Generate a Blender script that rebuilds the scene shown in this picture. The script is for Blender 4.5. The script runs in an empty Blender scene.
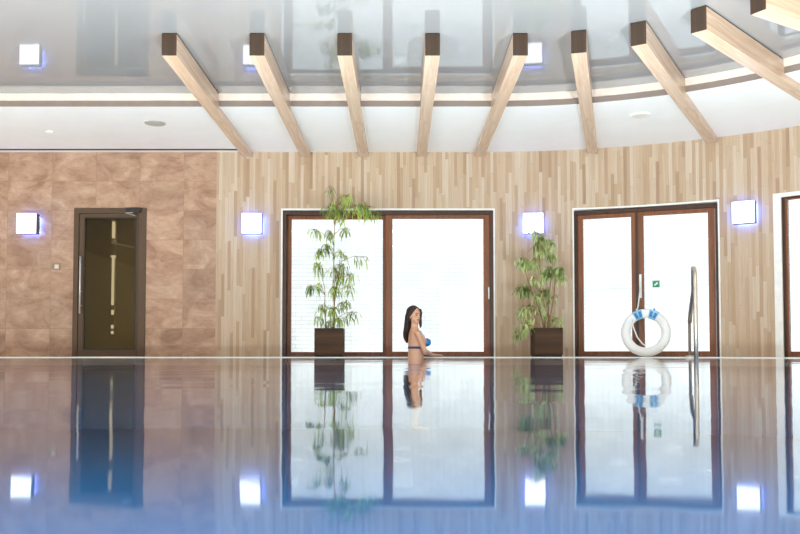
import bpy, bmesh, math, random
from mathutils import Vector, Matrix, noise
PI = math.pi
R_ = math.radians
SC = bpy.context.scene
COL = SC.collection

# ---------------------------------------------------------------- plan of the hall (metres)
D = 12.716            # straight far wall, y
CX = 1.214            # centre of the sweep, x
R = 6.641             # radius of the curved timber wall
CY = D - R            # centre of the sweep, y
RS = 4.245            # radius of the ceiling step
RB = 2.265            # radius of the beam tips
ZC, ZS, ZB = 3.292, 3.131, 3.059   # upper ceiling, soffit, beam underside
RP = R - 1.30         # pool edge
UW_SIDE, UW_FLOOR = 75, 370
XL, YB = -10.0, -6.0  # left wall, wall behind the camera
DECK = 0.006
S90 = CX + R * PI / 2


def Q(s, r):
    """plan point at running length s along the far wall and distance r from the sweep's centre line"""
    if s <= CX:
        return Vector((s, CY + r, 0))
    th = (s - CX) / R
    if th <= PI / 2:
        return Vector((CX + r * math.sin(th), CY + r * math.cos(th), 0))
    return Vector((CX + r, CY - (s - S90), 0))


def s_of(deg):
    return CX + R * R_(deg)


def s_steps(a, b, n=None):
    pts = {a, b}
    if a < CX < b:
        pts.add(CX)
    k = max(CX, a)
    while k < min(b, S90):
        pts.add(k)
        k += R * R_(1.5)
    if a < S90 < b:
        pts.add(S90)
    return sorted(pts)


# ---------------------------------------------------------------- materials
class NT:
    def __init__(self, name):
        self.m = bpy.data.materials.new(name)
        self.m.use_nodes = True
        self.t = self.m.node_tree
        self.t.nodes.clear()
        self.out = self.n('ShaderNodeOutputMaterial')

    def n(self, typ, **kw):
        nd = self.t.nodes.new(typ)
        for k, v in kw.items():
            if k.startswith('_'):
                setattr(nd, k[1:], v)
        return nd

    def l(self, a, b):
        self.t.links.new(a, b)

    def set(self, sock, v):
        if isinstance(v, bpy.types.NodeSocket):
            self.l(v, sock)
        elif v is not None:
            if isinstance(v, tuple) and len(v) == 3 and sock.type == 'RGBA':
                v = (*v, 1)
            sock.default_value = v

    def math(self, op, a, b=None, c=None):
        nd = self.n('ShaderNodeMath', _operation=op)
        self.set(nd.inputs[0], a)
        if b is not None:
            self.set(nd.inputs[1], b)
        if c is not None:
            self.set(nd.inputs[2], c)
        return nd.outputs[0]

    def coord(self, which='Object'):
        return self.n('ShaderNodeTexCoord').outputs[which]

    def mapping(self, vec, scale=(1, 1, 1), loc=(0, 0, 0)):
        nd = self.n('ShaderNodeMapping')
        self.l(vec, nd.inputs[0])
        nd.inputs['Scale'].default_value = scale
        nd.inputs['Location'].default_value = loc
        return nd.outputs[0]

    def noise(self, vec, scale=5, detail=4, rough=.5, dist=0):
        nd = self.n('ShaderNodeTexNoise')
        if vec is not None:
            self.l(vec, nd.inputs['Vector'])
        nd.inputs['Scale'].default_value = scale
        nd.inputs['Detail'].default_value = detail
        nd.inputs['Roughness'].default_value = rough
        nd.inputs['Distortion'].default_value = dist
        return nd.outputs['Fac']

    def ramp(self, fac, stops):
        nd = self.n('ShaderNodeValToRGB')
        self.l(fac, nd.inputs[0])
        el = nd.color_ramp.elements
        while len(el) < len(stops):
            el.new(.5)
        for e, (p, c) in zip(el, stops):
            e.position = p
            e.color = (*c, 1)
        return nd.outputs[0]

    def mix(self, fac, a, b, blend='MIX'):
        nd = self.n('ShaderNodeMix', _data_type='RGBA', _blend_type=blend)
        self.set(nd.inputs[0], fac)
        self.set(nd.inputs[6], a)
        self.set(nd.inputs[7], b)
        return nd.outputs[2]

    def bump(self, h, strength=.2, dist=.01):
        nd = self.n('ShaderNodeBump')
        nd.inputs['Strength'].default_value = strength
        nd.inputs['Distance'].default_value = dist
        self.l(h, nd.inputs['Height'])
        return nd.outputs[0]

    def bsdf(self, color, rough=.5, metal=0, spec=.5, normal=None, **kw):
        b = self.n('ShaderNodeBsdfPrincipled')
        self.set(b.inputs['Base Color'], color)
        self.set(b.inputs['Roughness'], rough)
        b.inputs['Metallic'].default_value = metal
        b.inputs['Specular IOR Level'].default_value = spec
        if normal is not None:
            self.l(normal, b.inputs['Normal'])
        for k, v in kw.items():
            self.set(b.inputs[k.replace('_', ' ')], v)
        return b.outputs[0]

    def done(self, sh):
        self.l(sh, self.out.inputs['Surface'])
        return self.m


def lin(r, g, b):
    f = lambda c: (c / 255 / 12.92) if c / 255 <= .04045 else ((c / 255 + .055) / 1.055) ** 2.4
    return (f(r), f(g), f(b))


def plain(name, rgb, rough=.5, metal=0, spec=.5, var=.06, scale=9):
    t = NT(name)
    c = lin(*rgb)
    f = t.noise(t.coord(), scale, 3)
    col = t.ramp(f, [(.3, tuple(x * (1 - var) for x in c)), (.7, tuple(min(1, x * (1 + var)) for x in c))])
    return t.done(t.bsdf(col, rough, metal, spec))


def emis(name, rgb, strength):
    t = NT(name)
    e = t.n('ShaderNodeEmission')
    e.inputs[0].default_value = (*rgb, 1)
    e.inputs[1].default_value = strength
    return t.done(e.outputs[0])


def m_planks():
    t = NT('timber lamella cladding')
    uv = t.coord('UV')
    sp = t.n('ShaderNodeSeparateXYZ')
    t.l(uv, sp.inputs[0])
    u, v = sp.outputs[0], sp.outputs[1]
    # strips of two widths, each strip made of staves of its own random length and start
    row = t.math('FLOOR', t.math('DIVIDE', u, .046))
    wn = t.n('ShaderNodeTexWhiteNoise', _noise_dimensions='1D')
    t.l(row, wn.inputs['W'])
    ln = t.math('MULTIPLY_ADD', wn.outputs[0], .75, .55)
    vv = t.math('ADD', t.math('DIVIDE', v, ln), t.math('MULTIPLY', wn.outputs[0], 17.3))
    cell = t.math('FLOOR', vv)
    cv = t.n('ShaderNodeCombineXYZ')
    t.l(row, cv.inputs[0])
    t.l(cell, cv.inputs[1])
    w2 = t.n('ShaderNodeTexWhiteNoise', _noise_dimensions='2D')
    t.l(cv.outputs[0], w2.inputs['Vector'])
    base = t.ramp(w2.outputs[0], [(0, lin(166, 134, 106)), (.12, lin(182, 153, 124)), (.4, lin(191, 164, 136)),
                                  (.7, lin(195, 170, 144)), (1, lin(204, 184, 162))])
    # grain drawn out along the stave, shifted per stave
    sh = t.n('ShaderNodeCombineXYZ')
    t.l(t.math('MULTIPLY', w2.outputs[0], 40), sh.inputs[0])
    add = t.n('ShaderNodeVectorMath', _operation='ADD')
    t.l(uv, add.inputs[0])
    t.l(sh.outputs[0], add.inputs[1])
    g = t.noise(t.mapping(add.outputs[0], (60, 2.2, 1)), 1, 5, .6, .6)
    gr = t.ramp(g, [(.3, (.80, .77, .74)), (.55, (1, 1, 1)), (.8, (1.0, .98, .95))])
    col = t.mix(.75, base, gr, 'MULTIPLY')
    # fine joints
    fu = t.math('FRACT', t.math('DIVIDE', u, .046))
    ju = t.math('LESS_THAN', fu, .035)
    jv = t.math('LESS_THAN', t.math('FRACT', vv), .006)
    j = t.math('MAXIMUM', ju, jv)
    col = t.mix(t.math('MULTIPLY', j, .3), col, lin(130, 98, 70))
    return t.done(t.bsdf(col, .48, 0, .4, t.bump(g, .08, .004)))


def m_stone():
    t = NT('travertine wall tile')
    uv = t.coord('UV')
    br = t.n('ShaderNodeTexBrick')
    t.l(t.mapping(uv, (1, 1, 1), (5.978 + .67 * 4, .017, 0)), br.inputs['Vector'])
    br.offset = 0
    br.squash = 1
    br.inputs['Scale'].default_value = 1
    br.inputs['Mortar Size'].default_value = .004
    br.inputs['Mortar Smooth'].default_value = .2
    br.inputs['Brick Width'].default_value = .67
    br.inputs['Row Height'].default_value = .45
    br.inputs['Color1'].default_value = (0, 0, 0, 1)
    br.inputs['Color2'].default_value = (1, 1, 1, 1)
    br.inputs['Mortar'].default_value = (.5, .5, .5, 1)
    off = t.n('ShaderNodeVectorMath', _operation='SCALE')
    t.l(br.outputs['Color'], off.inputs[0])
    off.inputs['Scale'].default_value = 7
    ad = t.n('ShaderNodeVectorMath', _operation='ADD')
    t.l(uv, ad.inputs[0])
    t.l(off.outputs[0], ad.inputs[1])
    big = t.noise(t.mapping(ad.outputs[0], (1, 1.5, 1)), 2.0, 7, .62, 1.2)
    fine = t.noise(t.mapping(ad.outputs[0], (1, 2.2, 1)), 9, 6, .65, .8)
    col = t.ramp(big, [(.26, lin(140, 104, 82)), (.42, lin(168, 130, 106)), (.56, lin(184, 148, 123)), (.75, lin(202, 172, 148))])
    fr = t.ramp(fine, [(.3, (.74, .70, .66)), (.55, (1, 1, 1))])
    col = t.mix(.7, col, fr, 'MULTIPLY')
    col = t.mix(t.math('MULTIPLY', t.n('ShaderNodeSeparateColor').outputs[0], 0), col, col)
    col = t.mix(.10, col, br.outputs['Color'], 'OVERLAY')
    col = t.mix(t.math('MULTIPLY', br.outputs['Fac'], .5), col, lin(136, 104, 80))
    return t.done(t.bsdf(col, .42, 0, .4, t.bump(fine, .06, .004)))


def m_wood(name, lo, hi, axis=0, rough=.4, scale=1.0):
    t = NT(name)
    sc = [26 * scale] * 3
    sc[axis] = 1.4 * scale
    g = t.noise(t.mapping(t.coord(), tuple(sc)), 1, 6, .6, .9)
    col = t.ramp(g, [(.28, lin(*lo)), (.72, lin(*hi))])
    return t.done(t.bsdf(col, rough, 0, .45, t.bump(g, .06, .003)))


def m_gloss_ceiling():
    t = NT('white lacquered stretch ceiling')
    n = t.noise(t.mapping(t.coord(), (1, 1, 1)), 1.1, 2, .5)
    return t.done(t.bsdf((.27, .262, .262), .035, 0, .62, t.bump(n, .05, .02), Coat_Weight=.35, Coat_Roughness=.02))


def m_soffit():
    t = NT('white satin soffit')
    n = t.noise(t.coord(), 3, 2)
    col = t.ramp(n, [(.3, (.90, .90, .89)), (.7, (.93, .925, .92))])
    return t.done(t.bsdf(col, .22, 0, .5))


def m_water():
    t = NT('pool water')
    c = t.coord()
    n1 = t.noise(t.mapping(c, (1, 1, 1)), 1.3, 2, .5)
    n2 = t.noise(t.mapping(c, (1, .55, 1)), 9, 2, .5)
    h = t.math('ADD', t.math('MULTIPLY', n1, 1.0), t.math('MULTIPLY', n2, .07))
    bm = t.bump(h, 1.0, .0045)
    fr = t.n('ShaderNodeFresnel')
    fr.inputs[0].default_value = 1.33
    t.l(bm, fr.inputs['Normal'])
    tr = t.n('ShaderNodeBsdfTransparent')
    tr.inputs[0].default_value = (.70, .92, .98, 1)
    gl = t.n('ShaderNodeBsdfGlossy')
    gl.inputs['Color'].default_value = (1, 1, 1, 1)
    gl.inputs['Roughness'].default_value = .04
    t.l(bm, gl.inputs['Normal'])
    mx = t.n('ShaderNodeMixShader')
    t.l(fr.outputs[0], mx.inputs[0])
    t.l(tr.outputs[0], mx.inputs[1])
    t.l(gl.outputs[0], mx.inputs[2])
    return t.done(mx.outputs[0])


def m_pane(name, tint, ior=1.45):
    t = NT(name)
    fr = t.n('ShaderNodeFresnel')
    fr.inputs[0].default_value = ior
    tr = t.n('ShaderNodeBsdfTransparent')
    tr.inputs[0].default_value = (*tint, 1)
    gl = t.n('ShaderNodeBsdfGlossy')
    gl.inputs['Roughness'].default_value = .01
    mx = t.n('ShaderNodeMixShader')
    t.l(fr.outputs[0], mx.inputs[0])
    t.l(tr.outputs[0], mx.inputs[1])
    t.l(gl.outputs[0], mx.inputs[2])
    return t.done(mx.outputs[0])


def m_brick():
    t = NT('whitewashed garden brick')
    br = t.n('ShaderNodeTexBrick')
    t.l(t.coord('UV'), br.inputs['Vector'])
    br.inputs['Scale'].default_value = 1
    br.inputs['Brick Width'].default_value = .24
    br.inputs['Row Height'].default_value = .078
    br.inputs['Mortar Size'].default_value = .008
    br.inputs['Mortar Smooth'].default_value = .3
    br.inputs['Color1'].default_value = (.70, .73, .74, 1)
    br.inputs['Color2'].default_value = (.80, .83, .835, 1)
    br.inputs['Mortar'].default_value = (.585, .615, .625, 1)
    n = t.noise(t.coord('UV'), 2.2, 5, .6)
    col = t.mix(.5, br.outputs['Color'], t.ramp(n, [(.3, (.74, .76, .77)), (.6, (1, 1, 1))]), 'MULTIPLY')
    return t.done(t.bsdf(col, .9, 0, .1))


def m_tile():
    t = NT('blue pool mosaic')
    br = t.n('ShaderNodeTexBrick')
    br.offset = 0
    t.l(t.coord('UV'), br.inputs['Vector'])
    br.inputs['Scale'].default_value = 1
    br.inputs['Brick Width'].default_value = .05
    br.inputs['Row Height'].default_value = .05
    br.inputs['Mortar Size'].default_value = .002
    br.inputs['Color1'].default_value = (.0002, .082, .225, 1)
    br.inputs['Color2'].default_value = (.0003, .098, .255, 1)
    br.inputs['Mortar'].default_value = (.001, .10, .25, 1)
    return t.done(t.bsdf(br.outputs['Color'], .4, 0, .3))


def m_leaf(name, dark, light):
    t = NT(name)
    n = t.noise(t.coord(), 5.5, 2, .5)
    col = t.ramp(n, [(.34, lin(*dark)), (.62, lin(*light))])
    p = t.bsdf(col, .38, 0, .5)
    tl = t.n('ShaderNodeBsdfTranslucent')
    t.l(t.mix(.35, col, (.45, .55, .06)), tl.inputs[0])
    mx = t.n('ShaderNodeMixShader')
    mx.inputs[0].default_value = .38
    t.l(p, mx.inputs[1])
    t.l(tl.outputs[0], mx.inputs[2])
    return t.done(mx.outputs[0])


M = {}
M['planks'] = m_planks()
M['stone'] = m_stone()
M['gloss'] = m_gloss_ceiling()
M['soffit'] = m_soffit()
M['water'] = m_water()
M['pane'] = m_pane('clear glass', (.97, .985, .985))
M['dark_pane'] = m_pane('smoked glass', (.30, .28, .22), 1.3)
M['brick'] = m_brick()
M['tile'] = m_tile()
M['white'] = plain('white plaster', (236, 232, 226), .6)
M['cream'] = plain('cream lacquered fascia', (224, 206, 192), .4)
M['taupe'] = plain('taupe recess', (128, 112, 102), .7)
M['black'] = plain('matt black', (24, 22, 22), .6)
M['deck'] = plain('pale limestone deck', (214, 202, 186), .45, scale=4)
M['rim'] = plain('white overflow rim', (238, 234, 228), .35)
M['beam'] = m_wood('pale ash beam', (190, 154, 124), (218, 190, 166), 1, .26, .7)
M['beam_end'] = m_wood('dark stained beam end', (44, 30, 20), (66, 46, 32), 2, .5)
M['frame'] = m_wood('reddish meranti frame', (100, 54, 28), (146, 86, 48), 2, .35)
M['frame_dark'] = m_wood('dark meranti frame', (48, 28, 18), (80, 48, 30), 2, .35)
M['bronze'] = plain('bronze brown metal', (86, 62, 42), .45, .15)
M['bronze_dark'] = plain('dark bronze seal', (34, 28, 24), .5)
M['steel'] = plain('brushed stainless steel', (204, 194, 182), .34, 1)
M['silver'] = plain('satin silver', (210, 205, 196), .3, .6)
M['lamp_side'] = plain('grey lamp housing', (92, 86, 84), .4, .4)
M['lamp'] = emis('lit white lamp glass', (.93, .96, 1.0), 3.2)
M['blue_glow'] = emis('blue backlight strip', (.10, .20, 1.0), 48)
M['streak_dim'] = emis('dim glass streak', (1, .9, .75), 1.2)
M['tube'] = emis('glowing glass streak', (1, .94, .84), 6.0)  # glow for the imitated streak in the door glass
M['planter'] = m_wood('dark brown planter boards', (50, 32, 19), (84, 57, 36), 0, .8, .5)
M['soil'] = plain('dark potting soil', (40, 30, 22), .95)
M['leafA'] = m_leaf('slender bamboo leaf', (54, 98, 28), (200, 220, 118))
M['leafB'] = m_leaf('broad pale leaf', (92, 128, 56), (226, 236, 172))
M['cane'] = m_wood('pale brown cane', (112, 82, 48), (170, 138, 84), 2, .5)
M['ring'] = plain('white ring foam', (247, 248, 248), .35, var=.02)
M['strap'] = plain('pale blue strap', (160, 205, 232), .5)
M['strap_blue'] = plain('bright blue strap square', (40, 130, 195), .5)
M['rope'] = plain('white rope', (240, 238, 232), .7)
M['green'] = plain('sign green', (48, 150, 110), .5)
M['sign_white'] = plain('sign white', (240, 244, 240), .5)
M['switch'] = plain('bronze switch', (150, 124, 100), .4, .3)
M['plastic'] = plain('ivory plastic', (222, 216, 204), .4)
M['grey'] = plain('pale grey grille', (176, 170, 160), .5)
M['skin'] = plain('skin', (214, 160, 128), .42, var=.05, scale=6)
M['hair'] = m_wood('dark brown hair', (26, 16, 11), (58, 36, 24), 2, .55)
M['bikini'] = plain('blue swimwear', (36, 128, 196), .5, var=.25, scale=40)
M['bikini_dark'] = plain('navy strap', (38, 58, 108), .5)
M['eye'] = plain('dark eye', (40, 26, 20), .2)
M['lip'] = plain('lip', (170, 88, 82), .4)
M['dim'] = plain('dim corridor paint', (150, 140, 120), .7)
M['paving'] = plain('pale garden paving', (214, 216, 216), .8, scale=3)


# ---------------------------------------------------------------- mesh helpers
class MB:
    def __init__(self):
        self.v, self.f, self.mi, self.uv = [], [], [], {}

    def vert(self, p):
        self.v.append(Vector(p))
        return len(self.v) - 1

    def face(self, pts, mi=0, uvs=None):
        ids = [self.vert(p) for p in pts]
        if uvs:
            self.uv[len(self.f)] = uvs
        self.f.append(ids)
        self.mi.append(mi)

    def box(self, x0, x1, y0, y1, z0, z1, X=None, mi=0):
        c = [Vector((x, y, z)) for z in (z0, z1) for y in (y0, y1) for x in (x0, x1)]
        if X is not None:
            c = [X @ p for p in c]
        i = [self.vert(p) for p in c]
        for q in ((0, 2, 3, 1), (4, 5, 7, 6), (0, 1, 5, 4), (2, 6, 7, 3), (0, 4, 6, 2), (1, 3, 7, 5)):
            self.f.append([i[k] for k in q])
            self.mi.append(mi)
        return self

    def loft(self, rings, mi=0, seg=20, cap=True, closed=False):
        """rings of (centre, half axis a, half axis b)"""
        idx = []
        for c, a, b in rings:
            c, a, b = Vector(c), Vector(a), Vector(b)
            idx.append([self.vert(c + a * math.cos(2 * PI * k / seg) + b * math.sin(2 * PI * k / seg)) for k in range(seg)])
        n = len(idx)
        for j in range(n if closed else n - 1):
            A, B = idx[j], idx[(j + 1) % n]
            for k in range(seg):
                k2 = (k + 1) % seg
                self.f.append([A[k], A[k2], B[k2], B[k]])
                self.mi.append(mi)
        if cap and not closed:
            self.f.append(idx[0][::-1])
            self.f.append(idx[-1])
            self.mi += [mi, mi]
        return self

    def tube(self, pts, rad, seg=12, mi=0, cap=True):
        pts = [Vector(p) for p in pts]
        rr = rad if isinstance(rad, (list, tuple)) else [rad] * len(pts)
        rings, up = [], None
        for i, p in enumerate(pts):
            d = (pts[min(i + 1, len(pts) - 1)] - pts[max(i - 1, 0)]).normalized()
            if up is None:
                up = Vector((0, 0, 1)) if abs(d.z) < .9 else Vector((1, 0, 0))
            a = (up - d * up.dot(d)).normalized()
            up = a
            b = d.cross(a)
            rings.append((p, a * rr[i], b * rr[i]))
        return self.loft(rings, mi, seg, cap)

    def ball(self, c, rx, ry, rz, X=None, seg=20, rings=12, mi=0):
        X = X or Matrix.Identity(4)
        rg = []
        for j in range(rings + 1):
            t = PI * j / rings
            s = max(math.sin(t), 1e-3)
            o = X @ Vector((c[0], c[1], c[2] - rz * math.cos(t)))
            rg.append((o, X.to_3x3() @ Vector((rx * s, 0, 0)), X.to_3x3() @ Vector((0, ry * s, 0))))
        return self.loft(rg, mi, seg)

    def build(self, name, mats, parent=None, smooth=False, bevel=0, weld=False):
        me = bpy.data.meshes.new(name)
        me.from_pydata([tuple(p) for p in self.v], [], self.f)
        for m in (mats if isinstance(mats, list) else [mats]):
            me.materials.append(m)
        me.polygons.foreach_set('material_index', self.mi)
        if self.uv:
            ul = me.uv_layers.new(name='UVMap')
            for fi, uvs in self.uv.items():
                for li, uvc in zip(me.polygons[fi].loop_indices, uvs):
                    ul.data[li].uv = uvc
        bm = bmesh.new()
        bm.from_mesh(me)
        if weld:
            bmesh.ops.remove_doubles(bm, verts=bm.verts, dist=1e-5)
        if not self.uv:
            bmesh.ops.recalc_face_normals(bm, faces=bm.faces)
        bm.to_mesh(me)
        bm.free()
        if smooth:
            me.polygons.foreach_set('use_smooth', [True] * len(me.polygons))
        me.update()
        o = bpy.data.objects.new(name, me)
        COL.objects.link(o)
        if parent:
            o.parent = parent
        if bevel:
            b = o.modifiers.new('bevel', 'BEVEL')
            b.width = bevel
            b.segments = 2
            b.limit_method = 'ANGLE'
        return o


def tag(o, label, cat, group=None):
    o['label'] = label
    o['category'] = cat
    if group:
        o['group'] = group
    return o


def empty(name, loc=(0, 0, 0), rz=0):
    o = bpy.data.objects.new(name, None)
    o.empty_display_size = .1
    COL.objects.link(o)
    o.location = loc
    o.rotation_euler = (0, 0, rz)
    return o


def structure(o, label=None):
    o['kind'] = 'structure'
    if label:
        o['label'] = label
    return o


def on_wall(name, s, z=0, r=R):
    """an Empty on the far wall: local x runs right along the wall, local y goes outwards, z up"""
    p = Q(s, r)
    th = max(0, (s - CX) / R)
    return empty(name, (p.x, p.y, z), -th)


def copy_tree(o, parent=None):
    c = o.copy()
    COL.objects.link(c)
    if parent:
        c.parent = parent
    for ch in list(o.children):
        copy_tree(ch, c)
    return c


# ---------------------------------------------------------------- the room shell
WT = .26


def wall_strip(name, s0, s1, z1, openings, mat, thick=WT):
    """wall following the plan line, with rectangular openings (sa, sb, za, zb) and white reveals"""
    mb = MB()
    cuts = set(s_steps(s0, s1))
    for a, b, _, _ in openings:
        cuts |= {a, b}
    cuts = sorted(cuts)
    zs = sorted({0 - .02, z1} | {z for o in openings for z in o[2:4]})

    def hole(a, b, za, zb):
        m, n = (a + b) / 2, (za + zb) / 2
        return any(o[0] < m < o[1] and o[2] < n < o[3] for o in openings)
    for a, b in zip(cuts, cuts[1:]):
        if b - a < 1e-6:
            continue
        for za, zb in zip(zs, zs[1:]):
            if hole(a, b, za, zb):
                continue
            p, q = Q(a, R), Q(b, R)
            P, W = Q(a, R + thick), Q(b, R + thick)
            z0v, z1v = Vector((0, 0, za)), Vector((0, 0, zb))
            mb.face([p + z0v, q + z0v, q + z1v, p + z1v], 0, [(a, za), (b, za), (b, zb), (a, zb)])
            mb.face([W + z0v, P + z0v, P + z1v, W + z1v], 1, [(b, za), (a, za), (a, zb), (b, zb)])
    for sa, sb, za, zb in openings:
        st = [c for c in cuts if sa - 1e-6 <= c <= sb + 1e-6]
        for a, b in zip(st, st[1:]):
            for z, flip in ((za, 0), (zb, 1)):
                p, q, W, P = Q(a, R), Q(b, R), Q(b, R + thick), Q(a, R + thick)
                f = [v + Vector((0, 0, z)) for v in (p, q, W, P)]
                mb.face(f[::-1] if flip else f, 1, [(a, 0), (b, 0), (b, thick), (a, thick)])
        for s, flip in ((sa, 0), (sb, 1)):
            p, P = Q(s, R), Q(s, R + thick)
            f = [p + Vector((0, 0, za)), P + Vector((0, 0, za)), P + Vector((0, 0, zb)), p + Vector((0, 0, zb))]
            mb.face(f[::-1] if flip else f, 1, [(0, za), (thick, za), (thick, zb), (0, zb)])
    return structure(mb.build(name, [mat, M['white']]))


SEAM = -2.80
DOOR1 = (-4.965, -3.862, 0, 2.275)
WIN1 = (-1.79, 1.425, 0, 2.245)
DOOR2 = (s_of(12.2), s_of(29.75), 0, 2.215)
WIN2 = (s_of(36.9), s_of(55.0), 0, 2.19)
wall_strip('wall_back', XL, SEAM, 3.40, [DOOR1], M['stone'])
wall_strip('wall_right', SEAM, S90 + (CY - YB), 3.40, [WIN1, DOOR2, WIN2], M['planks'])

mb = MB()
mb.box(XL - .2, XL, YB - .2, D + .26, -.02, 3.4)
structure(mb.build('wall_left', M['white']))
mb = MB()   # wall behind the photographer, with a row of tall glazed openings
xs = [XL - .2, -8.5, -5.7, -5.2, -2.4, -1.9, .9, 1.4, 4.2, 4.7, 7.5, 8.2]
for i in range(len(xs) - 1):
    if i % 2 == 0:
        mb.box(xs[i], xs[i + 1], YB - .2, YB, -.02, 3.4)
    else:
        mb.box(xs[i], xs[i + 1], YB - .2, YB, 2.6, 3.4)
structure(mb.build('wall_front', M['white']))
for k in range(5):
    a, b = xs[1 + 2 * k], xs[2 + 2 * k]
    w = structure(empty('window_%d' % (4 + k), ((a + b) / 2, YB - .1, 0)))
    h = (b - a) / 2
    f = MB()
    f.box(-h, -h + .08, -.04, .04, .015, 2.6).box(h - .08, h, -.04, .04, .015, 2.6)
    f.box(-h + .08, h - .08, -.04, .04, .015, .1).box(-h + .08, h - .08, -.04, .04, 2.52, 2.6)
    f.build('window_frame', M['frame'], w)
    MB().box(-h + .08, h - .08, -.006, .006, .1, 2.52).build('glass_pane', M['pane'], w)

# upper ceiling, step, soffit
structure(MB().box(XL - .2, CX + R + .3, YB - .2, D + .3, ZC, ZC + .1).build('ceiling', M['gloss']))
SE = S90 + (CY - YB)


def ribbon(mb, r0, z0, r1, z1, a=XL, b=SE, mi=0):
    st = s_steps(a, b)
    for p, q in zip(st, st[1:]):
        A, B, C, E = Q(p, r0), Q(q, r0), Q(q, r1), Q(p, r1)
        mb.face([A + Vector((0, 0, z0)), B + Vector((0, 0, z0)), C + Vector((0, 0, z1)), E + Vector((0, 0, z1))], mi,
                [(p, r0), (q, r0), (q, r1 + z1), (p, r1 + z1)])


def band(name, r0, r1, z0, z1, mat, a=XL, b=SE):
    m = MB()
    ribbon(m, r0, z1, r0, z0, a, b)
    ribbon(m, r0, z0, r1, z0, a, b)
    ribbon(m, r1, z0, r1, z1, a, b)
    ribbon(m, r1, z1, r0, z1, a, b)
    for s in (a, b):
        p, q = Q(s, r0), Q(s, r1)
        m.face([p + Vector((0, 0, z0)), q + Vector((0, 0, z0)), q + Vector((0, 0, z1)), p + Vector((0, 0, z1))], 0,
               [(0, 0), (1, 0), (1, 1), (0, 1)])
    return structure(m.build(name, mat))


band('ceiling_soffit', RS + .035, R, ZS, ZC - .001, M['soffit'])
band('trim_1', RS, RS + .034, 3.203, ZC - .001, M['cream'])
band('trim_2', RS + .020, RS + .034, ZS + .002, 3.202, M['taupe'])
band('trim_3', R - .20, R - .13, ZS - .004, ZS - .0005, M['black'], XL, -2.42)  # black strip put in for the shade of a gap beside the wall

# deck and pool
PL, PN = -9.0, -.6
m = MB()
ribbon(m, RP + .05, DECK, R + .3, DECK, XL, SE)
ribbon(m, R + .3, DECK, R + .3, -.12, XL, SE)
z = DECK
m.face([(XL, YB, z), (PL - .05, YB, z), (PL - .05, CY + RP + .05, z), (XL, CY + RP + .05, z)], 0, [(0, 0), (1, 0), (1, 9), (0, 9)])
m.face([(PL - .05, YB, z), (CX + RP + .05, YB, z), (CX + RP + .05, PN - .05, z), (PL - .05, PN - .05, z)], 0, [(0, 0), (9, 0), (9, 5), (0, 5)])
structure(m.build('floor', M['deck']))
m = MB()     # stone rim of the pool
SP = S90 + (CY - PN)
for (r0, z0, r1, z1) in ((RP, -.10, RP, DECK + .003), (RP, DECK + .003, RP + .05, DECK + .003), (RP + .05, DECK + .003, RP + .05, -.1)):
    ribbon(m, r0, z0, r1, z1, PL, SP)
structure(m.build('trim_4', M['rim']))
m = MB()
m.box(PL - .05, PL, PN, CY + RP, -.1, DECK + .003).box(PL - .05, CX + RP + .05, PN - .05, PN, -.1, DECK + .003)
structure(m.build('trim_5', M['rim']))
FLOORZ = -.968
m = MB()     # basin
ribbon(m, RP + .002, 0, RP + .002, FLOORZ, PL, SP)
fl = [Q(s, RP + .002) for s in s_steps(PL, SP)] + [Vector((PL, PN, 0))]
m.face([p + Vector((0, 0, FLOORZ)) for p in fl], 0, [(p.x, p.y) for p in fl])
m.face([(PL, PN, FLOORZ), (PL, PN, 0), (PL, CY + RP, 0), (PL, CY + RP, FLOORZ)], 0, [(PN, FLOORZ), (PN, 0), (CY + RP, 0), (CY + RP, FLOORZ)])
m.face([(PL, PN, FLOORZ), (CX + RP, PN, FLOORZ), (CX + RP, PN, 0), (PL, PN, 0)], 0, [(PL, FLOORZ), (CX + RP, FLOORZ), (CX + RP, 0), (PL, 0)])
structure(m.build('pool_basin', M['tile']))
m = MB()
fl = [Q(s, RP - .001) for s in s_steps(PL, SP)] + [Vector((PL, PN, 0))]
m.face([p for p in fl[::-1]])
w = m.build('pool_water', M['water'])
if w.data.polygons[0].normal.z < 0:
    w.data.flip_normals()
w['kind'] = 'stuff'
tag(w, 'still blue pool water mirroring the wall and windows', 'water')

# garden beyond the glass and a corridor behind the dark door
m = MB()
GY = 16.4
m.face([(-2.7, GY, -.1), (15, GY, -.1), (15, GY, 3.7), (-2.7, GY, 3.7)], 0, [(-2.7, -.1), (15, -.1), (15, 3.7), (-2.7, 3.7)])
m.box(-2.7, 15, GY + .001, GY + .25, -.1, 3.7)
structure(m.build('wall_garden', M['brick']))
m = MB()
g = [Q(s, R + .3) for s in s_steps(-2.7, SE)]
g = g + [Vector((22, YB, 0)), Vector((22, GY, 0)), Vector((-2.7, GY, 0))]
m.face([p + Vector((0, 0, -.03)) for p in g])
structure(m.build('ground', M['paving']))
m = MB()
m.box(-6.4, -6.3, D + WT, 15.4, 0, 2.6).box(-2.8, -2.7, D + WT, 15.4, 0, 2.6).box(-6.4, -2.7, 15.4, 15.5, 0, 2.6).box(-6.4, -2.7, D + WT, 15.5, 2.6, 2.7)
m.box(-6.4, -2.7, D + WT, 15.5, -.05, 0)
structure(m.build('wall_corridor', M['dim']))


# ---------------------------------------------------------------- windows and doors
def rect_frame(x0, x1, z0, z1, w, y0, y1, mb=None, wb=None, wt=None):
    mb = mb or MB()
    wb, wt = wb or w, wt or w
    mb.box(x0, x0 + w, y0, y1, z0, z1).box(x1 - w, x1, y0, y1, z0, z1)
    mb.box(x0 + w, x1 - w, y0, y1, z0, z0 + wb).box(x0 + w, x1 - w, y0, y1, z1 - wt, z1)
    return mb


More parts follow.
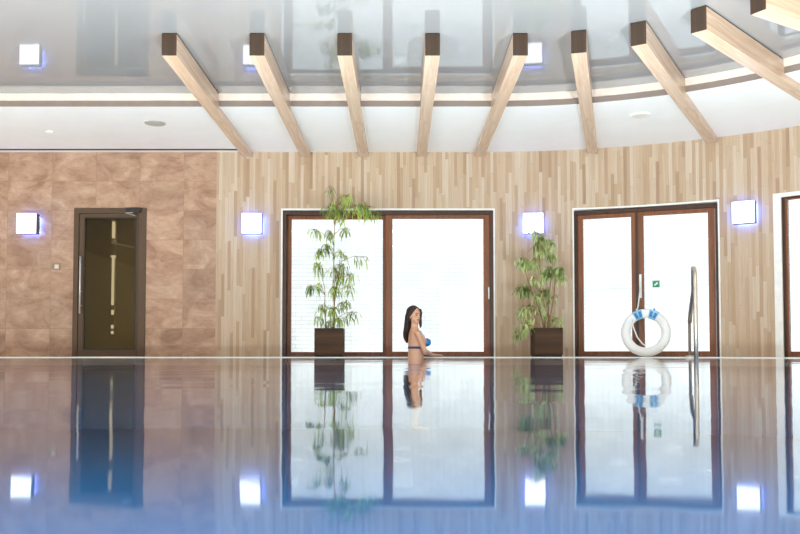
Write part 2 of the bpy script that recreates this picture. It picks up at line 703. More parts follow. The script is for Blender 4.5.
def lever_handle(parent, x, y, z0, z1, mat):
    h = MB()
    h.box(x - .018, x + .018, y - .012, y, z0, z1)
    h.build('handle', mat, parent, bevel=.006)
    g = MB()
    g.tube([(x, y - .012, (z0 + z1) / 2 + .05), (x, y - .055, (z0 + z1) / 2 + .05), (x, y - .06, (z0 + z1) / 2), (x, y - .06, z0 + .02)], .011)
    g.build('handle_grip', mat, parent, smooth=True)


# sliding window behind the woman
w = structure(empty('window_1', (0, D, 0)), 'wide two-panel sliding window with brown timber frames behind the woman')
x0, x1 = WIN1[0] + .003, WIN1[1] - .003


def casing(parent, a, b, zt, mat, y=-.008):
    m = MB()
    m.box(a - .026, a, y, .012, .007, zt + .026).box(a, b, y, .012, zt, zt + .026).box(b, b + .022, y, .012, .007, zt + .026)
    m.build('casing', mat, parent)


casing(w, x0, x1, 2.238, M['white'])
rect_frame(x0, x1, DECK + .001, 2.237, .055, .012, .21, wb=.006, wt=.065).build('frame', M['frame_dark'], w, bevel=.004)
sl = rect_frame(x0 + .052, -.20, .014, 2.172, .065, .13, .19, wb=.065, wt=.05).build('sash', M['frame'], w, bevel=.004)
MB().box(x0 + .117, -.265, .155, .165, .079, 2.122).build('glass_pane', M['pane'], sl)
sr = rect_frame(-.22, x1 - .04, .014, 2.172, .105, .035, .115, wb=.07, wt=.055).build('sash', M['frame'], w, bevel=.004)
MB().box(-.115, x1 - .145, .08, .09, .084, 2.117).build('glass_pane', M['pane'], sr)
lever_handle(sr, x1 - .075, .055, .86, 1.16, M['sign_white'])

def arc_casing(parent, op, wside, wtop):
    """white casing lying on the curved wall round an opening"""
    m = MB()
    X = (Matrix.Translation(parent.location) @ Matrix.Rotation(parent.rotation_euler.z, 4, 'Z')).inverted()
    sa, sb, _, zt = op

    def seg(a, b, z0, z1):
        c = []
        for s_ in (a, b):
            for r in (R - .010, R + .012):
                for z in (z0, z1):
                    c.append(X @ (Q(s_, r) + Vector((0, 0, z))))
        i = [m.vert(p) for p in c]
        for q in ((0, 1, 5, 4), (2, 6, 7, 3), (0, 2, 3, 1), (4, 5, 7, 6), (0, 4, 6, 2), (1, 3, 7, 5)):
            m.f.append([i[k] for k in q])
            m.mi.append(0)
    st = s_steps(sa - wside, sb + wside)
    for a, b in zip(st, st[1:]):
        seg(a, b, zt, zt + wtop)
    seg(sa - wside, sa, DECK + .001, zt)
    seg(sb, sb + wside, DECK + .001, zt)
    m.build('casing', M['white'], parent)


# double doors on the curve, behind the ring
sm = (DOOR2[0] + DOOR2[1]) / 2
w = structure(on_wall('door_2', sm), 'pair of glazed timber doors behind the life ring')
hw = R * math.sin((DOOR2[1] - DOOR2[0]) / 2 / R)
sag = R * (1 - math.cos((DOOR2[1] - DOOR2[0]) / 2 / R))
y0 = -sag + .075
arc_casing(w, DOOR2, .022, .026)
hw2 = hw + .0
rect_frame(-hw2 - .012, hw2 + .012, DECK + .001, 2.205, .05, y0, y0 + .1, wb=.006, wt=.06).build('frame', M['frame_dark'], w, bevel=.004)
mid = -.108
L = rect_frame(-hw2 + .04, mid - .002, .014, 2.143, .08, y0 + .015, y0 + .075, wb=.075, wt=.06).build('door_leaf', M['frame'], w, bevel=.004)
MB().box(-hw2 + .12, mid - .082, y0 + .04, y0 + .05, .09, 2.083).build('glass_pane', M['pane'], L)
Rr = rect_frame(mid + .002, hw2 - .04, .014, 2.143, .095, y0 + .010, y0 + .07, wb=.075, wt=.06).build('door_leaf', M['frame'], w, bevel=.004)
MB().box(mid + .097, hw2 - .135, y0 + .035, y0 + .045, .09, 2.083).build('glass_pane', M['pane'], Rr)
MB().box(mid - .022, mid + .018, y0 - .003, y0 + .014, .016, 2.14).build('cover_strip', M['frame_dark'], w)
lever_handle(Rr, mid + .045, y0 + .010, .87, 1.22, M['sign_white'])
door2, door2_y = w, y0

# window at the right edge
sm = (WIN2[0] + WIN2[1]) / 2
w = structure(on_wall('window_2', sm), 'glazed timber window cut off by the right edge')
hw = R * math.sin((WIN2[1] - WIN2[0]) / 2 / R)
sag = R * (1 - math.cos((WIN2[1] - WIN2[0]) / 2 / R))
y0 = -sag + .035
arc_casing(w, WIN2, .10, .055)
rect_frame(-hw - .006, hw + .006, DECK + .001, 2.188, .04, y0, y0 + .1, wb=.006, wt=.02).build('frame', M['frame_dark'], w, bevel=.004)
for a, b in ((-hw + .034, -.002), (.002, hw - .034)):
    L = rect_frame(a, b, .014, 2.167, .03, y0 + .01, y0 + .07, wb=.07, wt=.016).build('sash', M['frame'], w, bevel=.004)
    MB().box(a + .03, b - .03, y0 + .035, y0 + .045, .084, 2.151).build('glass_pane', M['pane'], L)

# dark glass door in the stone wall
w = structure(empty('door_1', (0, D, 0)), 'dark smoked glass door with bronze frame in the stone wall')
a, b = DOOR1[0] + .002, DOOR1[1] - .002
f = MB()
f.box(a, a + .075, -.015, .09, DECK + .001, 2.27).box(b - .115, b, -.015, .09, DECK + .001, 2.27).box(a + .075, b - .115, -.015, .09, 2.185, 2.27)
f.build('frame', M['bronze'], w, bevel=.004)
leaf = MB()
la, lb = a + .082, b - .122
leaf.box(la, la + .078, .0, .05, .008, 2.178).box(lb - .03, lb, .0, .05, .008, 2.178)
leaf.box(la + .078, lb - .03, .0, .05, .008, .118).box(la + .078, lb - .03, .0, .05, 2.125, 2.178)
leaf = leaf.build('door_leaf', M['bronze'], w, bevel=.003)
rect_frame(la + .072, lb - .024, .112, 2.131, .018, -.006, .0).build('gasket', M['bronze_dark'], leaf)
MB().box(la + .078, lb - .03, .02, .03, .118, 2.125).build('glass_pane', M['dark_pane'], leaf)
h = MB()
h.tube([(la + .045, -.065, .66), (la + .045, -.065, 1.53)], .014)
h.tube([(la + .045, 0, .78), (la + .045, -.065, .78)], .009).tube([(la + .045, 0, 1.41), (la + .045, -.065, 1.41)], .009)
h.build('pull_handle', M['silver'], leaf, smooth=True)
MB().tube([(la + .03, 0, 1.0), (la + .03, -.03, 1.0)], .017).build('lock_cylinder', M['steel'], leaf, smooth=True)
c = MB().box(b - .30, b - .075, -.07, -.016, 2.20, 2.265).build('door_closer', M['bronze_dark'], w, bevel=.006)
MB().tube([(b - .19, -.05, 2.195), (b - .30, -.075, 2.185), (b - .16, -.03, 2.15)], .009).build('closer_arm', M['steel'], c)

ld = bpy.data.lights.new('corridor_fill', 'AREA')  # fill light added to brighten the view through the smoked glass
ld.size = 1.0
ld.energy = 330
ld.color = (1, .96, .86)
lo = bpy.data.objects.new('corridor_fill', ld)
COL.objects.link(lo)
lo.location = (-3.4, 13.5, 2.58)
t = empty('glass_streak', (-4.79, 13.95, 0))  # glowing strips added to imitate a light streak in the door glass
tag(t, 'added glowing strips imitating a broken streak of light in the smoked glass door', 'light')
MB().box(-.035, .035, .03, .05, .2, 2.38).build('backplate', M['dim'], t)
for k, (z0, z1, wd) in enumerate(((1.98, 2.26, .022), (1.66, 1.69, .04), (.86, 1.659, .018), (.70, .78, .018), (.47, .53, .018), (.38, .43, .018))):
    MB().box(-wd, wd, 0, .029, z0, z1).build('lit_segment', M['tube'], t)
MB().tube([(-.02, -.01, 1.90), (.40, -.01, 1.81)], .012).build('slanted_streak', M['streak_dim'], t)  # dim glowing bar imitating a slanted reflection in the glass

t = empty('wall_switch', (-5.214, D, 1.375))
tag(t, 'small square wall switch on the stone left of the dark door', 'switch')
MB().box(-.05, .05, -.012, -.0005, -.05, .05).build('switch_plate', M['switch'], t, bevel=.004)
MB().box(-.032, .032, -.018, -.0125, -.032, .032).build('rocker', M['silver'], t, bevel=.003)


# ---------------------------------------------------------------- beams
def beam(p_tip, p_wall, label):
    d = p_wall - p_tip
    L = d.length
    o = empty('ceiling_beam', (p_tip.x, p_tip.y, ZB), math.atan2(-d.x, d.y))
    MB().box(-.075, .075, .012, L, 0, ZC - ZB - .014).build('beam_body', M['beam'], o, bevel=.003)
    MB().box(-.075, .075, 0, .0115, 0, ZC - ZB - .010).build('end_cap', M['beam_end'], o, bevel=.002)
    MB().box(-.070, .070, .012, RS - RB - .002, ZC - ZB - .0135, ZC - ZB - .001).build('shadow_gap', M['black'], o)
    tag(o, label, 'beam', 'timber beams under the ceiling')
    return o


names = ['pale timber ceiling beam over the stone and timber seam, farthest left of all the beams',
         'pale timber ceiling beam reaching the wall just above the left end of the sliding window',
         'pale timber ceiling beam above the taller potted bamboo',
         'pale timber ceiling beam seen straight on above the woman in the pool',
         'pale timber ceiling beam ending above the right end of the sliding window, leaning left as it recedes',
         'pale timber ceiling beam ending above the left end of the double doors',
         'pale timber ceiling beam ending above the right end of the double doors',
         'pale timber ceiling beam with broad brown side, second from the right corner, running off the right edge',
         'timber ceiling beam cut off in the top right corner']
for k in range(5):
    x = CX - .8855 * (4 - k)
    beam(Vector((x, CY + RB, 0)), Vector((x, CY + R - .003, 0)), names[k])
for k in range(1, 5):
    th = .255 * k
    v = Vector((math.sin(th), math.cos(th), 0))
    c = Vector((CX, CY, 0))
    beam(c + v * RB, c + v * (R - .012), names[4 + k])

# ---------------------------------------------------------------- wall lamps
def wall_lamp(s, z, label):
    o = on_wall('wall_lamp', s, z)
    MB().box(-.10, .10, -.062, -.002, -.10, .10).build('wall_plate', M['lamp_side'], o)
    b = MB()
    b.box(-.130, .130, -.050, -.022, .110, .125).box(-.130, .130, -.050, -.022, -.125, -.110)
    b.box(-.125, -.110, -.050, -.022, -.109, .109).box(.110, .125, -.050, -.022, -.109, .109)
    b.build('backlight', M['blue_glow'], o)
    MB().box(-.148, .148, -.18, -.0625, -.153, .153).build('housing', M['lamp_side'], o, bevel=.004)
    MB().box(-.146, .146, -.20, -.181, -.151, .151).build('diffuser', M['lamp'], o, bevel=.006)
    return tag(o, label, 'lamp', 'square wall lamps with blue backlight')


wall_lamp(-5.608, 2.008, 'square lit wall lamp on the stone wall left of the dark door')
wall_lamp(-2.228, 2.008, 'square lit wall lamp on the timber between the stone and the sliding window')
wall_lamp(s_of(6.93), 2.003, 'square lit wall lamp partly hidden by the top of the shorter potted plant')
wall_lamp(s_of(32.99), 2.001, 'square lit wall lamp on the timber right of the double doors')

# ---------------------------------------------------------------- small ceiling fittings
def disc(name, x, y, r, label, cat, m1, m2):
    o = empty(name, (x, y, ZS))
    a = MB()
    a.loft([((0, 0, -.001), (r, 0, 0), (0, r, 0)), ((0, 0, -.010), (r, 0, 0), (0, r, 0)), ((0, 0, -.014), (r * .9, 0, 0), (0, r * .9, 0)),
            ((0, 0, -.0125), (r * .8, 0, 0), (0, r * .8, 0))], seg=36)
    a.build('rim', m1, o, smooth=False)
    MB().loft([((0, 0, -.0128), (r * .78, 0, 0), (0, r * .78, 0)), ((0, 0, -.017), (r * .7, 0, 0), (0, r * .7, 0))], seg=36).build('cover', m2, o)
    return tag(o, label, cat)


disc('ceiling_speaker', -3.27, 11.09, .135, 'round grey ceiling speaker in the soffit left of the leftmost beam', 'speaker', M['grey'], M['grey'])
disc('ceiling_speaker', 3.10, 10.72, .135, 'faint round white ceiling speaker in the soffit above the double doors', 'speaker', M['soffit'], M['plastic'])
disc('ceiling_spotlight', -4.86, 11.54, .06, 'tiny round ceiling spotlight in the soffit above the dark door', 'spotlight', M['white'], M['white'])

# fill lamps added on the unseen ceiling over the pool to brighten the hall
FILL_LAMPS = []
for y in (-3.5, .6, 3.6, 6.4):
    for x in (-6.0, -3.0, 0, 3.6, 6.4):
        FILL_LAMPS.append((x, y))
lf = None
for x, y in FILL_LAMPS:
    if lf is None:
        lf = empty('ceiling_fill_lamp', (x, y, ZC))
        rect_frame(-.36, .36, -.36, .36, .05, 0, 1)  # dimensions of the square trim
        a = MB()
        a.box(-.36, .36, -.36, -.31, -.03, -.001).box(-.36, .36, .31, .36, -.03, -.001).box(-.36, -.31, -.31, .31, -.03, -.001).box(.31, .36, -.31, .31, -.03, -.001)
        a.build('fill_lamp_trim', M['white'], lf)
        o = lf
        tag(o, 'added square fill lamp on the unseen ceiling over the near half of the pool', 'lamp', 'added ceiling fill lamps over the pool')
    else:
        o = copy_tree(lf)
        o.location = (x, y, ZC)
    ld = bpy.data.lights.new('ceiling_fill_light', 'AREA')
    ld.shape = 'SQUARE'
    ld.size = .6
    ld.energy = 14
    ld.color = (1.0, .93, .86)
    lo = bpy.data.objects.new('ceiling_fill_light', ld)
    COL.objects.link(lo)
    lo.location = (x, y, ZC - .012)

# fill lights added under water, near floor and side walls, to brighten the soffit
UW = []
for x in (-6.5, -3.2, 0, 3.2):
    for y in (3.2, 4.5):
        UW.append(((x, y, FLOORZ + .03), (0, 0, 1), 0))
for y in (5, 7, 9, 10.8):
    UW.append(((PL + .03, y, -.45), (1, 0, .5), 1))
for y in (1, 3.5, 6):
    UW.append(((CX + RP - .05, y, -.45), (-1, 0, .5), 1))
for p, d, side in UW:
    ld = bpy.data.lights.new('underwater_fill', 'AREA')
    ld.shape = 'DISK'
    ld.size = .3
    ld.energy = UW_SIDE if side else UW_FLOOR * (1.25 if p[0] > -1 else .95)
    ld.color = (1, .76, .63) if p[0] < -4 else (1, .82, .73) if p[0] < -2 else (1, .85, .79)
    lo = bpy.data.objects.new('underwater_fill', ld)
    COL.objects.link(lo)
    lo.location = p
    lo.rotation_euler = Vector(d).to_track_quat('-Z', 'Y').to_euler()

# ---------------------------------------------------------------- potted plants
def leaf_mesh(mb, base, direction, length, width, rnd, droop=1.0):
    d = Vector(direction).normalized()
    p = Vector(base)
    side = d.cross(Vector((0, 0, 1)))
    if side.length < .05:
        side = Vector((1, 0, 0))
    side.normalize()
    roll = rnd.uniform(-.9, .9)
    side = Matrix.Rotation(roll, 3, d) @ side
    n = 6
    rows = []
    for k in range(n + 1):
        t = k / n
        wd = width * (math.sin(PI * min(1, t * .93 + .05)) ** .75) * (1 - .25 * t) if k < n else .0005
        up = side.cross(d).normalized()
        rows.append((mb.vert(p - side * wd / 2 + up * wd * .16), mb.vert(p), mb.vert(p + side * wd / 2 + up * wd * .16)))
        d = (d + Vector((0, 0, -1)) * droop * .34 * (1 - .3 * t)).normalized()
        side = (side - d * side.dot(d)).normalized()
        p = p + d * length / n
    for a, b in zip(rows, rows[1:]):
        for i in (0, 1):
            mb.f.append([a[i], a[i + 1], b[i + 1], b[i]])
            mb.mi.append(0)


def potted_plant(name, x, y, pw, ph, stems, clusters, leafmat, lw, ll, dens, label, seed):
    """clusters: (dx, z, number of leaves, spread) beside the pot centre"""
    rnd = random.Random(seed)
    o = empty(name, (x, y, DECK))
    tag(o, label, 'plant')
    h = pw / 2
    p = MB()
    th = .018
    p.box(-h, h, -h, -h + th, .03, ph).box(-h, h, h - th, h, .03, ph).box(-h, -h + th, -h + th, h - th, .03, ph).box(h - th, h, -h + th, h - th, .03, ph)
    p.box(-h + th, h - th, -h + th, h - th, .03, .05)
    p = p.build('planter', M['planter'], o, bevel=.004)
    MB().box(-h + .012, h - .012, -h + .012, h - .012, .0, .03).build('plinth', M['black'], p)
    MB().box(-h + th + .001, h - th - .001, -h + th + .001, h - th - .001, .051, ph - .03).build('soil', M['soil'], o)
    sp = []
    for (sx, sy, tx, ty, hz) in stems:
        pts = []
        ph1, ph2 = rnd.uniform(0, 6), rnd.uniform(0, 6)
        for k in range(13):
            t = k / 12
            pts.append(Vector((sx + (tx - sx) * t ** 1.4 + .02 * math.sin(5 * t + ph1) * t, sy + (ty - sy) * t + .02 * math.sin(4 * t + ph2) * t, ph - .05 + (hz - ph + .05) * t)))
        sp.append(pts)
        MB().tube(pts, [.011 * (1 - .6 * k / 12) for k in range(13)], 8).build('stem', M['cane'], o, smooth=True)
    for (dx, cz, n, spr) in clusters:
        br, lv = MB(), MB()
        dy = rnd.uniform(-.14, .14)
        tip = Vector((dx, dy, cz + .05))
        # branch from the closest stem, a little below the tip
        best = min((q for s_ in sp for q in s_), key=lambda q: (q - (tip - Vector((0, 0, .16)))).length)
        midp = best.lerp(tip, .55) + Vector((0, 0, .05))
        pts = [best, best.lerp(midp, .5) + Vector((0, 0, .01)), midp, midp.lerp(tip, .55) + Vector((0, 0, .012)), tip]
        br.tube(pts, [.0045, .004, .0035, .0028, .002], 5)
        for k in range(int(n * dens)):
            t = rnd.uniform(.3, 1.0)
            root = midp.lerp(tip, t)
            az = rnd.uniform(0, 2 * PI)
            b = root + Vector((rnd.uniform(-1, 1) * spr, rnd.uniform(-1, 1) * spr, rnd.uniform(-.9, .7) * spr))
            dr = Vector((math.cos(az), math.sin(az), rnd.uniform(-1.1, .25)))
            br.tube([root, b], [.0016, .0012], 4)
            leaf_mesh(lv, b, dr, ll * rnd.uniform(.65, 1.2), lw * rnd.uniform(.7, 1.2), rnd, rnd.uniform(.8, 1.7))
        bo = br.build('branch', M['cane'], o, smooth=True)
        lv.build('foliage', leafmat, bo, smooth=True)
    return o


# cluster offsets are stated in seventieths of a metre from the pot's centre line and its foot
C1 = [(0, 166, 4, .05), (3, 150, 14, .08), (-2, 147, 8, .07), (18, 158, 12, .07), (10, 152, 14, .10), (10, 141, 16, .08), (24, 147, 8, .08), (34, 147, 12, .07), (42, 148, 14, .07), (48, 144, 12, .06),
      (-17, 124, 10, .05), (-1, 123, 10, .05), (18, 126, 9, .06), (-4, 107, 13, .06), (-13, 104, 9, .05), (-13, 92, 13, .06), (10, 103, 10, .06), (36, 96, 7, .07), (12, 88, 16, .08), (3, 86, 8, .07),
      (9, 78, 14, .08), (22, 79, 12, .08), (-22, 68, 13, .05), (-12, 69, 8, .05), (6, 66, 13, .06), (21, 66, 8, .07), (-8, 48, 10, .05), (2, 46, 15, .06), (15, 50, 10, .08), (26, 41, 9, .07),
      (-12, 36, 9, .05), (7, 34, 12, .07), (-4, 32, 8, .06), (14, 36, 6, .06)]
C1 = [(a / 69.4, b / 69.4 + .0, n, s) for a, b, n, s in C1]
potted_plant('potted_bamboo', -1.012, 12.10, .405, .41,
             [(.06, 0, .07, .02, 2.24), (.04, .05, .14, -.03, 1.45), (-.05, -.03, -.10, .05, 1.0)],
             C1, M['leafA'], .018, .170, 2.3, 'tall leafy bamboo in a dark square planter, left of the woman by the sliding window', 7)
C2 = [(-9, 122, 8, .06), (-4, 116, 12, .06), (1, 112, 8, .06), (-26, 95, 14, .06), (-20, 92, 12, .06), (-12, 94, 10, .07), (0, 103, 12, .07), (8, 99, 12, .06), (2, 85, 14, .07), (14, 84, 14, .06),
      (0, 78, 12, .07), (16, 78, 12, .05), (-26, 66, 14, .06), (-18, 66, 12, .06), (-1, 64, 14, .07), (9, 56, 7, .08), (-27, 44, 10, .06), (-20, 47, 10, .06), (-6, 46, 9, .06), (5, 38, 8, .07),
      (-26, 26, 12, .06), (-32, 21, 8, .05), (12, 35, 8, .06), (-18, 33, 10, .06), (-12, 76, 8, .08), (-9, 106, 10, .07), (-8, 58, 7, .07)]
C2 = [(a / 69.0, b / 69.0, n, s) for a, b, n, s in C2]
potted_plant('potted_ficus', 2.105, 12.07, .40, .415,
             [(-.02, 0, -.1, .02, 1.72), (.03, .04, .08, -.03, 1.5), (-.04, -.03, -.28, .04, 1.2), (.04, -.03, .14, .0, 1.15)],
             C2, M['leafB'], .031, .165, 2.0, 'shorter bushy potted plant in a brown square planter left of the double doors', 21)

# ---------------------------------------------------------------- life ring
th = R_(16.5)
rc = Vector((3.515, 12.0, DECK))
ring = empty('life_ring', rc, -th)
ring.rotation_euler = (R_(-5), 0, -th)
tag(ring, 'white life ring with two pale blue straps leaning on the double doors', 'life ring')
RM, RA, RD = .278, .066, .052     # ring radius, half width, half depth
rg = []
for k in range(64):
    t = 2 * PI * k / 64
    u = Vector((math.sin(t), 0, math.cos(t)))
    rg.append((Vector((0, 0, RM + RA + .004)) + u * RM, u * RA, Vector((0, RD, 0))))
MB().loft(rg, seg=20, closed=True).build('ring_body', M['ring'], ring, smooth=True)


def ring_band(c, half, grow, name, mat, parent, front=False, r0=-1, r1=1):
    g = []
    for k in range(7):
        t = c - half + 2 * half * k / 6
        u = Vector((math.sin(t), 0, math.cos(t)))
        g.append((Vector((0, 0, RM + RA + .004)) + u * RM, u * (RA + grow), Vector((0, RD + grow, 0))))
    return MB().loft(g, seg=24).build(name, mat, parent, smooth=False)


for sgn in (-1, 1):
    st = ring_band(sgn * R_(22), R_(12.5), .004, 'strap', M['strap'], ring)
    for q in (-1, 1):
        c = sgn * R_(22) + q * R_(6.2)
        u = Vector((math.sin(c), 0, math.cos(c)))
        X = Matrix.Translation(Vector((0, -(RD + .004), RM + RA + .004)) + u * (RM - .006)) @ Matrix.Rotation(c, 4, 'Y')
        MB().box(-.020, .020, -.004, .012, -.040, .040, X).build('strap_square', M['strap_blue'], st, bevel=.002)
    k = Vector((math.sin(sgn * R_(20)), 0, math.cos(sgn * R_(20)))) * (RM + RA + .012) + Vector((0, 0, RM + RA + .004))
    MB().ball(k, .014, .014, .02).build('rope_knot', M['rope'] if sgn < 0 else M['strap_blue'], ring, smooth=True)
r_ = MB()
cz = RM + RA
r_.tube([(-.115, -.01, cz + .332), (-.10, -.03, cz + .40), (-.085, -.02, cz + .52), (-.07, .04, cz + .66)], .009, 8)
r_.tube([(-.19, -.05, cz + .20), (-.17, -.06, cz + .08), (-.12, -.05, cz - .06), (-.05, -.045, cz - .155), (.0, -.04, cz - .195)], .009, 8)
r_.build('rope', M['rope'], ring, smooth=True)

# little green sign on the door glass
s = empty('door_sign', (0, 0, 0))
s.location = door2.matrix_world @ Vector((0, 0, 0)) if False else door2.location
s.rotation_euler = door2.rotation_euler
tag(s, 'small green safety sign on the glass of the right door leaf', 'sign')
yg = door2_y + .034
MB().box(.105, .205, yg - .004, yg - .0005, 1.022, 1.122).build('sign_plate', M['green'], s)
MB().box(.125, .185, yg - .0055, yg - .0042, 1.06, 1.082, Matrix.Translation((.155, 0, 1.07)) @ Matrix.Rotation(-.7, 4, 'Y') @ Matrix.Translation((-.155, 0, -1.07))).build('sign_arrow', M['sign_white'], s)
MB().box(.06, .104, yg - .004, yg - .0005, 1.095, 1.115).build('sign_tag', M['sign_white'], s)

# ---------------------------------------------------------------- handrail
hr = empty('pool_handrail', (3.70, 10.62, 0))
tag(hr, 'tall stainless steel handrail rising from the pool edge before the double doors', 'handrail')
fx, fy = 3.603 - 3.70, 10.22 - 10.62
bx, by = 3.748 - 3.70, 10.86 - 10.62
pts = [(fx, fy, -.75), (fx, fy, .5), (fx, fy, .98), (fx + .001, fy + .012, 1.06), (fx + .002, fy + .04, 1.10), (fx + .005, fy + .085, 1.108),
       (fx + .028, fy + .14, 1.05), (fx + .082, fy + .30, .84), (bx - .018, by - .10, .60), (bx - .004, by - .02, .46)]
MB().tube(pts, .027, 16).build('rail', M['steel'], hr, smooth=True)
MB().tube([(bx, by, .462), (bx, by, DECK + .001)], .019, 14).build('post', M['taupe'], hr, smooth=True)
MB().tube([(bx, by, DECK + .025), (bx, by, DECK + .001)], .05, 20).build('flange', M['steel'], hr, smooth=True)

# ---------------------------------------------------------------- the woman
YAW = R_(13)
wm = empty('person', (.205, 11.265, 0), 0)
tag(wm, 'woman with long dark hair in a blue bikini standing waist deep at the pool edge', 'person')
B3 = Matrix.Rotation(YAW, 4, 'Z')
V = lambda x, y, z: B3 @ Vector((x, y, z))
HEADYAW = R_(-50)
NECK = V(-.010, 0, .452)
H4 = Matrix.Translation(NECK + Vector((.0, 0, .113))) @ Matrix.Rotation(HEADYAW, 4, 'Z') @ Matrix.Rotation(R_(2), 4, 'Y') @ Matrix.Scale(1.06, 4)
b = MB()
tor = [(-.235, -.005, .160, .112), (-.19, -.012, .176, .124), (-.12, -.012, .172, .124), (-.05, .0, .147, .112), (.02, .006, .128, .104), (.09, .014, .130, .106),
       (.16, .018, .142, .112), (.23, .016, .148, .110), (.29, .008, .154, .096), (.335, -.002, .148, .078), (.37, -.010, .10, .062), (.40, -.010, .062, .052)]
b.loft([(V(x, 0, z), V(0, w_, 0), V(d_, 0, 0)) for z, x, w_, d_ in tor], seg=28)
b.tube([V(-.006, 0, .36), V(-.010, 0, .41), V(-.011, 0, .47), V(-.008, 0, .52)], [.058, .05, .047, .05], 20)
# head: skull, jaw, nose, ears
b.ball((-.012, 0, .018), .093, .074, .100, H4)
b.ball((.022, 0, -.045), .062, .055, .066, H4)
b.ball((.055, 0, -.085), .024, .026, .020, H4)
b.loft([(H4 @ Vector((.078, 0, .02)), H4.to_3x3() @ Vector((.008, 0, 0)), H4.to_3x3() @ Vector((0, .007, 0))),
        (H4 @ Vector((.090, 0, -.015)), H4.to_3x3() @ Vector((.012, 0, 0)), H4.to_3x3() @ Vector((0, .012, 0))),
        (H4 @ Vector((.084, 0, -.028)), H4.to_3x3() @ Vector((.010, 0, 0)), H4.to_3x3() @ Vector((0, .013, 0)))], seg=12)
for sg in (-1, 1):
    b.ball((-.01, sg * .074, -.005), .017, .009, .028, H4, 12, 8)
    b.ball((.120, sg * .068, .208), .064, .060, .058, B3)


def arm(sh, el, wr, hand_dir, thumb):
    sh, el, wr = Vector(sh), Vector(el), Vector(wr)
    pts = [sh + (sh - el) * .02, sh.lerp(el, .25), sh.lerp(el, .6), sh.lerp(el, .92), el.lerp(wr, .06), el.lerp(wr, .3), el.lerp(wr, .7), wr]
    b.tube(pts, [.05, .043, .037, .033, .033, .034, .026, .021], 16)
    hd = Vector(hand_dir).normalized()
    up = Vector((0, 0, 1))
    sd = hd.cross(up).normalized() * thumb
    b.loft([(wr, sd * .021, up * .017), (wr + hd * .03, sd * .031, up * .015), (wr + hd * .07, sd * .036, up * .013), (wr + hd * .088, sd * .034, up * .010)], seg=16)
    for i, (o_, ln) in enumerate(((.027, .068), (.009, .076), (-.009, .070), (-.026, .055))):
        p0 = wr + hd * .075 + sd * o_
        d = (hd + sd * o_ * 3.5).normalized()
        b.tube([p0, p0 + d * ln * .45 + up * .004, p0 + d * ln * .8 - up * .001, p0 + d * ln - up * .006], [.0085, .008, .0075, .006], 8)
    p0 = wr + hd * .02 + sd * .024
    b.tube([p0, p0 + (hd * .6 + sd).normalized() * .032, p0 + (hd * 1.2 + sd * .8).normalized() * .062], [.012, .0095, .0075], 8)


arm(V(-.008, -.160, .340), (.125, -.150, .085), (.235, .065, .040), (.62, .78, -.04), -1)
arm(V(.0, .158, .337), (.10, .235, .085), (.24, .25, .040), (.9, .1, -.06), 1)
for sg in (-1, 1):
    hip, kn, an = V(0, sg * .085, -.20), V(.035, sg * .088, -.545), V(-.01, sg * .088, -.895)
    b.tube([hip, hip.lerp(kn, .4), hip.lerp(kn, .9), kn.lerp(an, .1), kn.lerp(an, .35), kn.lerp(an, .8), an], [.086, .075, .054, .052, .055, .036, .034], 18)
    b.loft([(V(-.045, sg * .088, -.935), V(0, .028, 0), V(0, 0, .03)), (V(.03, sg * .09, -.925), V(0, .034, 0), V(0, 0, .04)),
            (V(.11, sg * .094, -.943), V(0, .042, 0), V(0, 0, .022)), (V(.17, sg * .096, -.952), V(0, .03, 0), V(0, 0, .013))], seg=16)
body = b.build('body', M['skin'], wm, smooth=True)
rm = body.modifiers.new('one skin', 'REMESH')
rm.mode = 'VOXEL'
rm.voxel_size = .0055
rm.use_smooth_shade = True
sm_ = body.modifiers.new('soften', 'SMOOTH')
sm_.factor = .5
sm_.iterations = 5
# face
for sg in (-1, 1):
    MB().ball((.073, sg * .030, .004), .008, .014, .007, H4, 12, 8).build('eye', M['eye'], wm, smooth=True)
    MB().tube([H4 @ Vector((.0835, sg * .014, .023)), H4 @ Vector((.082, sg * .032, .028)), H4 @ Vector((.070, sg * .048, .021))], [.0035, .004, .002], 8).build('eyebrow', M['hair'], wm, smooth=True)
MB().ball((.0815, 0, -.056), .008, .021, .008, H4, 14, 8).build('lips', M['lip'], wm, smooth=True)
# hair: crown, long fall down the back, lock by the far cheek
h = MB()
h.ball((-.028, 0, .040), .094, .087, .092, H4, 24, 14)
H3 = H4.to_3x3()


def hl(pts, rad):
    h.loft([(H4 @ Vector(p), H3 @ Vector((a, 0, 0)), H3 @ Vector((0, c, 0))) for p, (a, c) in zip(pts, rad)], seg=18)


hl([(-.05, 0, .08), (-.075, 0, .0), (-.085, .0, -.08), (-.10, -.004, -.16), (-.108, -.02, -.23), (-.108, -.03, -.29), (-.104, -.03, -.35)],
   [(.05, .06), (.055, .083), (.05, .085), (.044, .08), (.038, .07), (.028, .05), (.008, .014)])
hl([(.058, .03, .088), (.030, .075, .035), (.012, .084, -.03), (.022, .082, -.09), (.035, .078, -.135), (.03, .072, -.16)],
   [(.03, .02), (.028, .018), (.026, .018), (.024, .018), (.017, .014), (.004, .004)])
hl([(.030, -.040, .100), (.014, -.070, .055), (-.012, -.084, -.01), (-.045, -.084, -.09), (-.060, -.082, -.18), (-.075, -.070, -.26)],
   [(.03, .02), (.020, .014), (.022, .014), (.026, .018), (.022, .016), (.005, .004)])
hair = h.build('hair', M['hair'], wm, smooth=True)
rm = hair.modifiers.new('one mass', 'REMESH')
rm.mode = 'VOXEL'
rm.voxel_size = .006
rm.use_smooth_shade = True
tx = hair.modifiers.new('soften', 'SMOOTH')
tx.iterations = 3
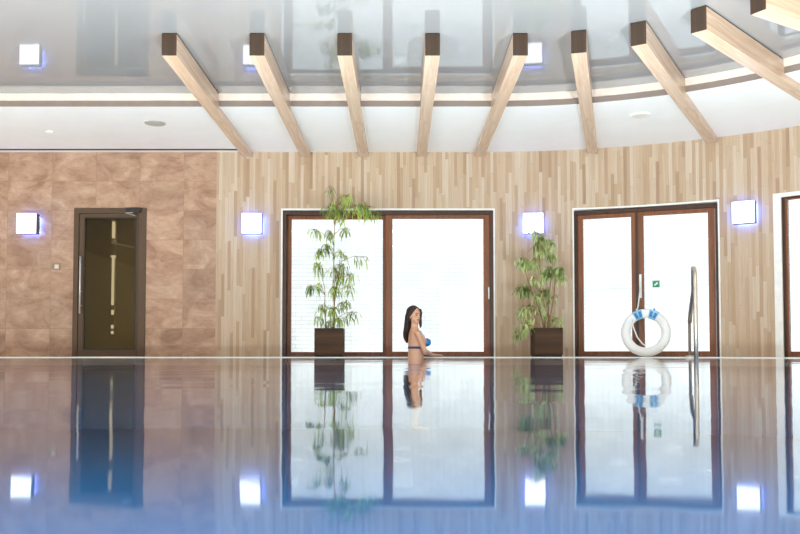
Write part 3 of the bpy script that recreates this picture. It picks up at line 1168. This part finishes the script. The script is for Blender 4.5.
# bikini
bt = MB()
for sg in (-1, 1):
    bt.ball((.138, sg * .070, .206), .060, .061, .057, B3, 20, 12)
bt.build('bikini_cups', M['bikini'], wm, smooth=True)


def torso_at(z):
    for (z0, x0_, w0, d0), (z1, x1_, w1, d1) in zip(tor, tor[1:]):
        if z0 <= z <= z1:
            t = (z - z0) / (z1 - z0)
            return x0_ + (x1_ - x0_) * t, w0 + (w1 - w0) * t, d0 + (d1 - d0) * t


g = []
for z in (.118, .123, .147, .152):
    x_, w_, d_ = torso_at(z)
    e = .004 if z in (.123, .147) else -.004
    g.append((V(x_, 0, z), V(0, w_ + e, 0), V(d_ + e, 0, 0)))
MB().loft(g, seg=40, cap=False).build('bikini_strap', M['bikini_dark'], wm, smooth=True)
g = []
for z in (-.225, -.19, -.15, -.11, -.09):
    x_, w_, d_ = torso_at(z)
    g.append((V(x_, 0, z), V(0, w_ + .005, 0), V(d_ + .005, 0, 0)))
MB().loft(g, seg=40, cap=False).build('bikini_bottom', M['bikini'], wm, smooth=True)
for sg in (-1, 1):
    MB().tube([V(.125, sg * .066, .245), V(.10, sg * .062, .30), V(.045, sg * .055, .362), V(-.02, sg * .045, .402), V(-.062, sg * .015, .40)], .004, 8).build('shoulder_strap', M['bikini'], wm, smooth=True)

# ---------------------------------------------------------------- daylight, camera, colour
wd = bpy.data.worlds.new('overcast sky')
SC.world = wd
wd.use_nodes = True
bg = wd.node_tree.nodes['Background']
bg.inputs[0].default_value = (.93, .97, 1.0, 1)
bg.inputs[1].default_value = 2.0
sd = bpy.data.lights.new('sun', 'SUN')
sd.energy = 2.75
sd.angle = R_(6)
sd.color = (1, .97, .93)
so = bpy.data.objects.new('sun', sd)
COL.objects.link(so)
so.rotation_euler = Vector((.25, .62, -1.0)).to_track_quat('-Z', 'Y').to_euler()

cd = bpy.data.cameras.new('camera')
cd.sensor_width = 36
cd.lens = 37.766
cd.shift_y = .06537
cd.clip_start = .01
cam = bpy.data.objects.new('camera', cd)
COL.objects.link(cam)
cam.location = (0, 0, .063)
cam.rotation_euler = (R_(92.3), 0, 0)
SC.camera = cam

SC.view_settings.view_transform = 'Standard'
SC.view_settings.look = 'None'
SC.view_settings.gamma = 1
SC.view_settings.use_curve_mapping = False
SC.view_settings.exposure = 0
cy = SC.cycles
cy.use_denoising = True
cy.max_bounces = 10
cy.diffuse_bounces = 5
cy.glossy_bounces = 5
cy.transparent_max_bounces = 24
cy.sample_clamp_indirect = 6
